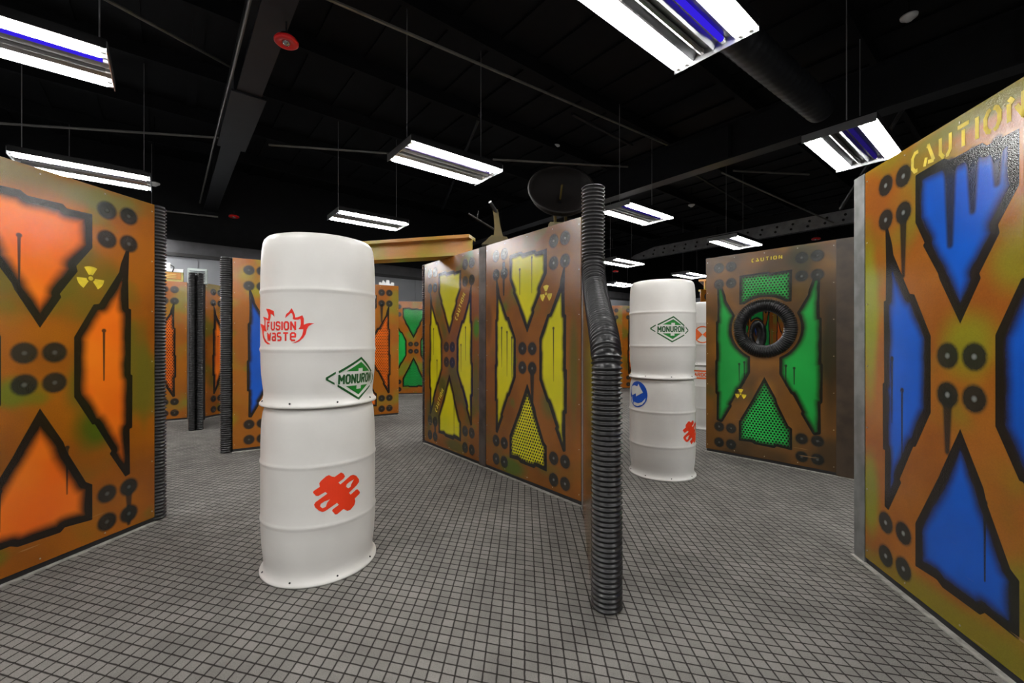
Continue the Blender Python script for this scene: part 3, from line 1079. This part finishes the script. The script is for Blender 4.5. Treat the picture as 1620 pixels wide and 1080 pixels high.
# left background
E_DIR = Vector((0.85, 0.527, 0)).normalized()
e0 = G(368, 715.5)
sE = P('blue2', 1.2)
partition('dark blue panel wall with ribbed pipe edge, partly behind the FUSION WASTE drums', e0, e0 + E_DIR * 1.2, [sE], pipe_l=0.055, pr=0.066)
f1 = G(630.6, 655.8)
sF = P('orange2', 1.2, perf='lr', dripriv=((.322, 1.83, .3, .022),))
partition('orange stippled panel wall glimpsed between the white drums and the yellow panels', f1 - E_DIR * 1.2, f1, [sF], thick=0.08)
gg = Vector((-2.88, 9.70, 0))
sH = P('green2', 1.25, perf='tb', drips=((-.32, 1.35, .45), (.04, 1.9, .3), (-.08, .6, .3)))
partition('green panel wall with stippled triangles in front of the pale back wall', gg, gg + Vector((0.985, 0.17, 0)) * 1.25, [sH])
b1e = G(299.7, 663.6)
sB = P('orange2', 1.2, perf='r')
partition('orange stippled panel wall under the amber box and the louvred grey box', b1e - E_DIR * 1.2 - E_DIR * 0.03, b1e - E_DIR * 0.03, [sB])
d0 = G(323.5, 662)
sD = P('orange', 1.2, drips=((-.36, 1.3, .4),))
partition('narrow oblique orange panel wall behind the double ribbed pipe post', d0 + A_DIR * 0.02, d0 + A_DIR * 1.2, [sD])
# short wall that ends in two pipes
ce = G(310, 681)
cd = Vector((-0.60, 0.80, 0))
rc = thing('maze_partition', 'dark wall end faced with two upright black ribbed pipes side by side', 'partition wall', ce, math.atan2(0.80, -0.60))
box('wall_core', 0.10, 0.86, -0.085, 0.085, 0.0, H - 0.01, M_CORE, rc)
for s in (-1, 1):
    link('edge_pipe', corrugated_mesh('edge_pipe', [(0.05, s * 0.043, 0.002), (0.05, s * 0.043, H + 0.02)], 0.045, 0.009, 0.0232, 22), M_PIPE, rc)

# right background
h0 = Vector((1.626, 10.93, 0))
partition('orange panel pair glimpsed between the bent pipe and the drum stack', h0, h0 + Vector((2.4, 0.0, 0)), [P('orange2', 1.2), P('orange', 1.2)])
k0 = Vector((3.32, 7.50, 0))
sK = P('green2', 1.2, hole=True, cell=0.0125)
partition('panel wall seen through the round hole, with a smaller ribbed ring of its own', k0, k0 + E_DIR * 3.6, [P('yellow2', 1.2), sK, P('orange2', 1.2)], thick=0.12)
n0 = Vector((6.25, 11.5, 0))
partition('blue panel wall glimpsed through both round holes', n0, n0 + E_DIR * 1.2, [P('blue', 1.2)], pipe_l=0.055)

# ================================================================== drums
DH = 0.882
PROF = [(0.0, 0.004), (0.25, 0.004), (0.292, 0.0), (0.2965, 0.004), (0.2965, 0.012), (0.290, 0.018), (0.281, 0.030), (0.2765, 0.050), (0.2770, 0.075),
        (0.2815, 0.11), (0.2865, 0.16), (0.2895, 0.22), (0.2900, 0.272), (0.2915, 0.280), (0.2940, 0.288), (0.2944, 0.294), (0.2925, 0.301), (0.2905, 0.310),
        (0.2905, 0.400), (0.2905, 0.480), (0.2905, 0.572), (0.2915, 0.580), (0.2940, 0.588), (0.2944, 0.594), (0.2925, 0.601), (0.2905, 0.610),
        (0.2900, 0.68), (0.2880, 0.75), (0.2840, 0.81), (0.2795, 0.845), (0.2735, 0.864), (0.262, 0.877), (0.245, DH), (0.20, DH), (0.0, DH)]
PR = np.array([p[0] for p in PROF[4:32]])
PZ = np.array([p[1] for p in PROF[4:32]])


def drum_r(z):
    return float(np.interp(z, PZ, PR))


drum_me = None


def drum(loc, label, group):
    global drum_me
    root = thing('plastic_drum', label, 'drum', loc, 0, group)
    if drum_me is None:
        drum_me = lathe_mesh('body', PROF, 96)
        drum_me.materials.append(M_DRUM)
    o = bpy.data.objects.new('body', drum_me)
    COL.objects.link(o)
    o.parent = root
    phi = math.atan2(-loc[1], -loc[0])
    me = bpy.data.meshes.get('flange_screw')
    if me is None:
        bm = bmesh.new()
        add_tube(bm, (-0.002, 0, 0), (0.003, 0, 0), 0.0048, 6)
        me = bpy.data.meshes.new('flange_screw')
        bm.to_mesh(me)
        bm.free()
        me.materials.append(M_SCREW)
    for k in range(8):
        a = phi + 0.28 + k * math.pi / 4
        s = bpy.data.objects.new('flange_screw', me)
        COL.objects.link(s)
        s.parent = root
        s.location = (0.2855 * math.cos(a), 0.2855 * math.sin(a), 0.025)
        s.rotation_euler = (0, -0.5, a)
    root['phi'] = phi
    return root


def unproject(px, py, c, r=0.2915):
    """photo pixel -> (angle from the camera-facing line, height) on the drum surface"""
    d = Vector(((px - CX) / F, 1.0))
    cx, cy = c[0], c[1]
    a = d.dot(d)
    b = -2 * (d.x * cx + d.y * cy)
    cc = cx * cx + cy * cy - r * r
    disc = b * b - 4 * a * cc
    t = (-b - math.sqrt(max(disc, 1e-9))) / (2 * a)
    X, Y = d.x * t - cx, d.y * t - cy
    phi = math.atan2(-cy, -cx)
    th = (math.atan2(Y, X) - phi + math.pi) % (2 * math.pi) - math.pi
    return th, CAMH + (CY - py) / F * t


def drum_decal(name, root, shapes, th0, z0, mat, lift=0.0012):
    """flat artwork in metres (x along the surface) wrapped on the drum"""
    bm = poly_bm(shapes)
    slice_bm(bm, 0.012, 0.02)
    phi = root['phi']
    for v in bm.verts:
        th = phi + th0 + v.co.x / 0.29
        z = z0 + v.co.y
        r = drum_r(z) + lift
        v.co = (r * math.cos(th), r * math.sin(th), z)
    return bm_obj(name, bm, mat, root)


def px_shapes(polys, org, sc, c, zb):
    """polygons in zoomed-crop pixels -> flat drum coordinates"""
    out = []
    for loops in polys:
        L2 = []
        for lp in loops:
            pts = []
            n = len(lp)
            for i in range(n):
                (x0, y0), (x1, y1) = lp[i], lp[(i + 1) % n]
                for t in (0.0, 0.5):
                    x, y = x0 + (x1 - x0) * t, y0 + (y1 - y0) * t
                    th, z = unproject(org[0] + x / sc, org[1] + y / sc, c)
                    pts.append((th * 0.29, z - zb))
            L2.append(pts)
        out.append(L2)
    return out


def monuron():
    """green diamond emblem, 0.345 x 0.225 m -> (dark outline + letters, bright triangles)"""
    # measured on a 443 x 296 drawing, centred
    k = 0.225 / 296

    def c(pts):
        return [((x - 264) * k * 1.02, (217 - y) * k) for x, y in pts]
    dark = [[c([(121, 160), (292, 69), (428, 175), (418, 186), (291, 87), (124, 176)])],
            [c([(117, 250), (278, 352), (420, 277), (424, 290), (276, 369), (117, 266)])],
            [c([(42, 200), (103, 163), (104, 178), (58, 206), (58, 214), (98, 238), (98, 252), (42, 217)])],
            [c([(440, 185), (484, 225), (484, 240), (434, 275), (434, 262), (468, 235), (468, 228), (440, 202)])]]
    dark += [[[(x + 0.006, y - 0.001) for x, y in s[0]]] for s in text_shapes('MONURON', 296 * k, 56 * k, 0.0100, GLYPH, 0.36)]
    lite = [[c([(174, 165), (290, 104), (386, 172), (308, 172), (308, 147), (268, 147), (268, 168)])],
            [c([(174, 266), (260, 266), (260, 292), (302, 292), (302, 268), (376, 268), (282, 332)])]]
    return dark, lite


dL = (-1.071, 2.386)
dR = (1.398, 3.979)
d3 = (2.80, 6.10)
grp = 'stacked white plastic drums'
L0 = drum((dL[0], dL[1], 0), 'white plastic drum on the carpet with a large orange-red splayed emblem only', grp)
L1 = drum((dL[0], dL[1], DH), 'white plastic drum with red FUSION WASTE flames and green MONURON diamond, atop another', grp)
Q0 = drum((dR[0], dR[1], 0), 'white plastic drum on the carpet with blue arrow disc and red emblem', grp)
Q1 = drum((dR[0], dR[1], DH), 'white plastic drum with only a green MONURON diamond, atop another', grp)
S0 = drum((d3[0], d3[1], 0), 'white plastic drum with an orange HAZARDOUS band behind the green panel', grp)
S1 = drum((d3[0], d3[1], DH), 'white plastic drum with orange quartered circle behind the green panel', grp)

# FUSION WASTE
org, sc = (405, 475), 13.5
fl_r = [[(620, 378), (645, 290), (700, 250), (760, 165), (800, 230), (832, 310), (838, 365), (900, 355), (990, 315), (1022, 390), (1022, 520), (1080, 495), (1140, 482),
         (1250, 490), (1180, 515), (1120, 555), (1085, 620), (1062, 720), (1010, 800), (930, 870), (850, 905), (762, 915), (850, 880), (930, 825), (985, 740), (1005, 660), (1008, 615), (940, 618), (905, 605),
         (940, 570), (955, 500), (955, 430), (945, 395), (900, 412), (830, 415), (785, 398), (790, 340), (770, 280), (745, 268), (690, 320)]]
fl_l = [[(215, 178), (290, 185), (380, 228), (385, 290), (395, 352), (350, 305), (315, 285), (312, 360), (290, 440), (240, 425), (205, 405), (200, 500), (205, 590), (232, 672), (195, 655), (165, 640),
         (165, 720), (185, 800), (230, 880), (318, 940), (250, 935), (190, 890), (150, 800), (135, 680), (122, 590), (90, 500), (135, 510), (180, 540), (182, 460), (175, 400), (150, 345), (200, 365), (255, 390), (265, 320), (245, 250)]]
drum_decal('flame_emblem', L1, px_shapes([fl_r, fl_l], org, sc, dL, DH), 0, 0, M_RED)
tl, _ = unproject(405 + 245 / sc, 515, dL)
tr, _ = unproject(405 + 838 / sc, 515, dL)
Wt = (tr - tl) * 0.29
zt = unproject(445, 475 + 543 / sc, dL)[1] - DH
zt2 = unproject(445, 475 + 775 / sc, dL)[1] - DH
drum_decal('fusion_lettering', L1, text_shapes('FUSION', Wt, 0.037, 0.0088, GLYPH, 0.38), (tl + tr) / 2, zt, M_RED)
drum_decal('waste_lettering', L1, text_shapes('wasTe', Wt, 0.036, 0.0088, GLYPH, 0.36), (tl + tr) / 2, zt2, M_RED)
dk, lt = monuron()
th, z = unproject(567, 598, dL)
drum_decal('diamond_emblem', L1, dk, th, z - DH, M_GREEND)
drum_decal('diamond_emblem', L1, lt, th, z - DH, M_GREENV, 0.0014)
th, z = unproject(1061.5, 520.3, dR)
drum_decal('diamond_emblem', Q1, dk, th, z - DH, M_GREEND)
drum_decal('diamond_emblem', Q1, lt, th, z - DH, M_GREENV, 0.0014)

# splayed red emblem
org, sc = (485, 740), 13.5
emb = [[[(545, 185), (600, 190), (735, 95), (790, 120), (822, 180), (790, 230), (680, 310), (720, 350), (770, 310), (940, 160), (1000, 145), (1060, 165), (1118, 240), (1120, 300), (1070, 370), (905, 530), (940, 568),
         (1060, 460), (1090, 455), (1138, 510), (1130, 550), (1028, 650), (1042, 710), (1020, 790), (940, 890), (870, 918), (800, 880), (780, 880), (650, 990), (610, 990), (545, 915), (560, 880), (690, 785), (650, 745), (600, 780),
         (400, 920), (340, 940), (270, 915), (180, 840), (160, 780), (190, 730), (445, 545), (400, 512), (350, 540), (250, 600), (200, 595), (135, 525), (150, 490), (285, 400), (270, 330), (300, 280), (420, 175), (480, 150)],
        [(1015, 240), (955, 340), (940, 400), (890, 435), (845, 400), (855, 350), (920, 295)],
        [(500, 670), (440, 740), (410, 830), (340, 860), (290, 820), (300, 770), (380, 715)]]]
es = px_shapes(emb, org, sc, dL, 0)
drum_decal('splayed_emblem', L0, es, 0, 0, M_REDO)
allp = np.array([p for s in es for lp_ in s for p in lp_])
ec = (allp.min(0) + allp.max(0)) / 2
es0 = [[[(p[0] - ec[0], p[1] - ec[1]) for p in lp_] for lp_ in s] for s in es]
tR, zR = unproject(1070 + 170 / 15.43, 685, dR)
drum_decal('splayed_emblem', Q0, es0, tR + 0.115 / 0.29, unproject(1092, 684, dR)[1], M_REDO)

# blue arrow disc
tB, zB = unproject(1024.2, 625.5, dR)
rB = 0.118
disc = [[[(rB * math.cos(a), rB * math.sin(a)) for a in np.linspace(0, 2 * math.pi, 40, endpoint=False)]]]
thB = tB - rB / 0.29
drum_decal('arrow_disc', Q0, disc, thB, zB, M_BLUEV)
arrow = [[[(-.72, .56), (-.35, .66), (.02, .60), (.12, .82), (.62, .18), (-.08, -.18), (-.10, .06), (-.62, -.14), (-.80, .10), (-.82, .36)]],
         [[(-.66, -.20), (-.58, -.50), (-.36, -.80), (-.30, -.62), (.15, -.68), (.52, -.56), (.86, -.20), (.80, -.46), (.55, -.74), (.10, -.90), (-.30, -.86), (-.62, -.66), (-.80, -.36)]]]
arrow = [[[(x * rB, y * rB) for x, y in lp_] for lp_ in s] for s in arrow]
drum_decal('arrow_mark', Q0, arrow, thB, zB, M_WHITEV, 0.0020)

# orange quartered circle and band on the third stack
th, z = unproject(1111.5, 529, d3)
rc3 = 0.118
cir = [[[(rc3 * math.cos(a), rc3 * math.sin(a)) for a in np.linspace(0, 2 * math.pi, 40, endpoint=False)],
        [(0.87 * rc3 * math.cos(a), 0.87 * rc3 * math.sin(a)) for a in np.linspace(0, 2 * math.pi, 40, endpoint=False)]]]
for c in (0, math.pi):
    A = np.linspace(c - 0.78, c + 0.78, 12)
    cir.append([[(0, 0)] + [(0.9 * rc3 * math.cos(a), 0.9 * rc3 * math.sin(a)) for a in A]])
drum_decal('quartered_circle', S1, cir, th, z - DH, M_ORV)
th, z = unproject(1111, 592.5, d3)
band = [[[(-.24, .038), (.24, .038), (.24, .060), (-.24, .060)]], [[(-.24, -.060), (.24, -.060), (.24, -.038), (-.24, -.038)]]]
drum_decal('hazard_band', S0, band, th, z, M_ORV)
drum_decal('hazard_lettering', S0, text_shapes('HAZARDOUS', 0.40, 0.042, 0.013, GLYPH, 0.30), th - 0.16, z, M_ORV)


# ================================================================== props above the walls
def ibeam(label, a, b, w=0.2, h=0.22, t=0.022):
    a, b = Vector(a), Vector(b)
    d = b - a
    L = d.length
    root = thing('painted_beam', label, 'beam', a, math.atan2(d.y, d.x))
    for nm, y0, y1, z0, z1 in (('top_flange', -w / 2, w / 2, h - 0.035, h), ('web', -t / 2, t / 2, 0.035, h - 0.035), ('bottom_flange', -w / 2, w / 2, 0, 0.035)):
        plain_sheet(nm, root, 0, L, y0, y1, z0, z1, 'plank')
    return root


PM['plank'] = paint_material('paint_beam', (0.3, 0.1, 0.01), (0.62, 0.30, 0.085), (0.55, 0.22, 0.04), (0.42, 0.34, 0.05), 12.3, green=(0.36, 0.27, 0.08), ol=(0.42, 0.58))
ibeam('painted orange and olive timber I-beam bridging the maze walls', (-2.02, 5.04, H), (-0.43, 4.62, H))
ibeam('olive painted I-beam seen end-on above the drum with orange circle', (3.52, 7.80, H), (5.2, 10.6, H))

# amber lit box and louvred box on the left
M_AMB = simple('amber_panel', (0.42, 0.16, 0.012), 0.35)
M_YEL2 = simple('cream_yellow', (0.62, 0.54, 0.16), 0.4)
bx = b1e - E_DIR * 0.28
ab = thing('amber_box', 'cream box with recessed amber front standing on the orange stippled wall', 'prop box', (bx.x, bx.y, H), math.atan2(E_DIR.y, E_DIR.x))
box('case', -0.20, 0.20, 0.01, 0.10, 0, 0.19, M_YEL2, ab, 0.006)
box('amber_front', -0.175, 0.175, 0.0, 0.011, 0.035, 0.135, M_AMB, ab)
box('top_trim', -0.205, 0.205, -0.004, 0.10, 0.145, 0.195, M_WHITEP, ab, 0.003)
for k in range(3):
    box('slat', -0.12, 0.12, -0.003, 0.001, 0.055 + k * 0.024, 0.062 + k * 0.024, M_YEL2, ab)
pa = thing('power_adapter', 'small white plug adapter with black cord lying on the cream box', 'adapter', (bx.x - 0.02, bx.y - 0.03 + 0.05, H + 0.1975), math.atan2(E_DIR.y, E_DIR.x))
box('body', -0.05, 0.05, 0, 0.05, 0, 0.09, M_WHITEP, pa, 0.008)
tube('cord', [(0.05, 0.02, 0.06), (0.09, 0.0, 0.03), (0.10, -0.07, 0.0), (0.085, -0.085, -0.06)], 0.008, M_BLACK, pa)
lx = G(308, 668)
lb = thing('louvred_box', 'pale grey louvred box on a dark bracket behind the double ribbed pipes', 'prop box', (lx.x - 0.05, lx.y + 0.12, 0), math.atan2(E_DIR.y, E_DIR.x))
ML = simple('pale_grey_green', (0.42, 0.48, 0.46), 0.45)
box('stand', -0.09, 0.09, 0.05, 0.10, 0, H + 0.01, M_BLACK, lb)
box('case', -0.125, 0.125, 0.02, 0.13, H - 0.03, H + 0.20, ML, lb, 0.008)
for k in range(7):
    box('louvre', -0.095, 0.095, 0.008, 0.021, H + 0.0 + k * 0.025, H + 0.012 + k * 0.025, simple('louvre_dark', (0.08, 0.09, 0.10), 0.5), lb)

# white notched strip on the orange stippled wall
fx = f1 - E_DIR * 0.32
ns = prism('notched_strip', [(0, 0), (0.24, 0), (0.24, 0.05), (0.20, 0.055), (0.19, 0.03), (0.165, 0.03), (0.16, 0.085), (0.12, 0.09), (0.11, 0.035), (0.085, 0.06), (0.06, 0.08), (0.045, 0.03), (0.02, 0.05), (0, 0.045)],
           'y', 0.0, 0.03, M_WHITEP)
ns.location = (fx.x, fx.y + 0.02, H)
ns.rotation_euler = (0, 0, math.atan2(E_DIR.y, E_DIR.x))
tag(ns, 'white notched plastic strip standing on top of the orange stippled wall', 'strip')

# dark dish on its yellow stand behind the yellow wall
M_OLIVE = simple('olive_yellow', (0.085, 0.06, 0.010), 0.5)
M_BROWN = simple('dark_brown_shell', (0.007, 0.0055, 0.005), 0.7, spec=0.2)
dsh = thing('radar_dish', 'large dark round dish on a yellow stand rising behind the yellow wall', 'dish', (0.60, 5.30, 0))
box('pedestal', -0.12, 0.12, -0.12, 0.12, 0, 2.58, M_CORE, dsh)
box('cap', -0.15, 0.15, -0.15, 0.15, 2.58, 2.66, M_OLIVE, dsh, 0.01)
for s in (-1, 1):
    box('fork', s * 0.065 - 0.015, s * 0.065 + 0.015, -0.03, 0.03, 2.66, 2.86, M_OLIVE, dsh)
R_ = 0.40
pr_ = [(0.02, 0.0)] + [(R_ * math.sin(a), 0.22 * (1 - math.cos(a))) for a in np.linspace(0.1, math.pi / 2, 10)]
pr_ += [(R_ + 0.012, 0.225)] + [((R_ - 0.015) * math.sin(a), 0.015 + 0.22 * (1 - math.cos(a))) for a in np.linspace(math.pi / 2, 0.1, 10)]
do = link('dish', lathe_mesh('dish', pr_, 40), M_BROWN, dsh)
do.location = (0, 0.06, 2.96)
do.rotation_euler = (math.radians(62), 0, 0)
tube('feed_arm', [(0, 0, 0.06), (0, 0, 0.28)], 0.012, M_OLIVE, do)
# gun-like turret left of it
tu = thing('turret_prop', 'dark gun turret prop on an olive foot behind the yellow wall', 'turret', (-0.16, 5.15, 0))
box('pedestal', -0.1, 0.1, -0.1, 0.1, 0, 2.36, M_CORE, tu)
prism('foot', [(-0.20, 2.36), (0.16, 2.36), (0.10, 2.45), (-0.08, 2.47)], 'y', -0.12, 0.12, M_OLIVE, tu)
prism('mast', [(-0.06, 2.45), (0.06, 2.45), (0.02, 2.60), (-0.01, 2.80), (-0.07, 2.80), (-0.05, 2.6)], 'y', -0.03, 0.03, M_OLIVE, tu)
tube('barrel', [(-0.02, 0, 2.76), (-0.10, -0.12, 2.86)], 0.022, M_BLACK, tu)
tube('side_arm', [(-0.03, 0, 2.55), (-0.36, -0.05, 2.74)], 0.012, M_BROWN, tu)
tube('antenna', [(-0.26, -0.03, 2.68), (-0.24, -0.03, 2.78)], 0.007, M_BROWN, tu)


# ================================================================== alarms and detectors
def strobe(label, p, zsup):
    root = thing('alarm_strobe', label, 'alarm', p)
    me = bpy.data.meshes.get('alarm_shell')
    if me is None:
        me = lathe_mesh('alarm_shell', [(0.0, 0.045), (0.06, 0.045), (0.085, 0.04), (0.098, 0.022), (0.097, 0.008), (0.088, 0.0), (0.075, -0.001), (0.055, 0.004), (0.04, 0.012), (0.0, 0.012)], 32)
        me.materials.append(M_REDP)
        l2 = lathe_mesh('alarm_lens', [(0.0, -0.012), (0.022, -0.010), (0.032, 0.0), (0.034, 0.013)], 20)
        l2.materials.append(M_LENS)
        l3 = lathe_mesh('alarm_base', [(0.05, 0.045), (0.05, 0.075), (0.0, 0.075)], 20)
        l3.materials.append(M_BLACK)
    for nm, mn in (('shell', 'alarm_shell'), ('lens', 'alarm_lens'), ('base', 'alarm_base')):
        o = bpy.data.objects.new(nm, bpy.data.meshes[mn])
        COL.objects.link(o)
        o.parent = root
    tube('hanger', [(0, 0, 0.07), (0, 0, zsup - p[2])], 0.008, M_BEAM, root)
    return root


s1 = AT(453, 69, 3.72)
strobe('large red strobe alarm with clear lens under the beam carrying conduit', s1, 4.0)
s2 = AT(370, 344, 9.1)
strobe('small red strobe alarm hanging from the beam above the double ribbed pipes', s2, 4.0)
s3 = AT(1291, 379, 10.6)
strobe('red strobe alarm just above the top of the green panel with the hole', s3, 4.0)
s4 = AT(974, 430, 14.0)
strobe('tiny red strobe alarm beside the bent corrugated pipe', s4, 4.0)


def detector(label, p, r=0.075):
    root = thing('smoke_detector', label, 'smoke detector', p)
    me = bpy.data.meshes.get('detector_shell')
    if me is None:
        me = lathe_mesh('detector_shell', [(0.0, -0.035), (0.03, -0.035), (0.036, -0.02), (0.05, -0.018), (0.055, -0.006), (0.075, 0.0), (0.078, 0.02), (0.0, 0.02)], 28)
        me.materials.append(M_WHITEP)
    o = bpy.data.objects.new('shell', me)
    COL.objects.link(o)
    o.parent = root
    tube('stem', [(0, 0, 0.02), (0, 0, ZC - p[2])], 0.012, M_CEIL, root)
    return root


detector('white smoke detector on the dark ceiling above the blue CAUTION panel', AT(1438, 28, 4.7))
detector('white smoke detector on the dark ceiling above the yellow panels', AT(879, 232, 8.0))
detector('white smoke detector on the ceiling above the blue arrow drum stack', AT(1094, 325, 10.5))
detector('white smoke detector at the end of the light over the orange trefoil panel', AT(244, 291, 7.2))
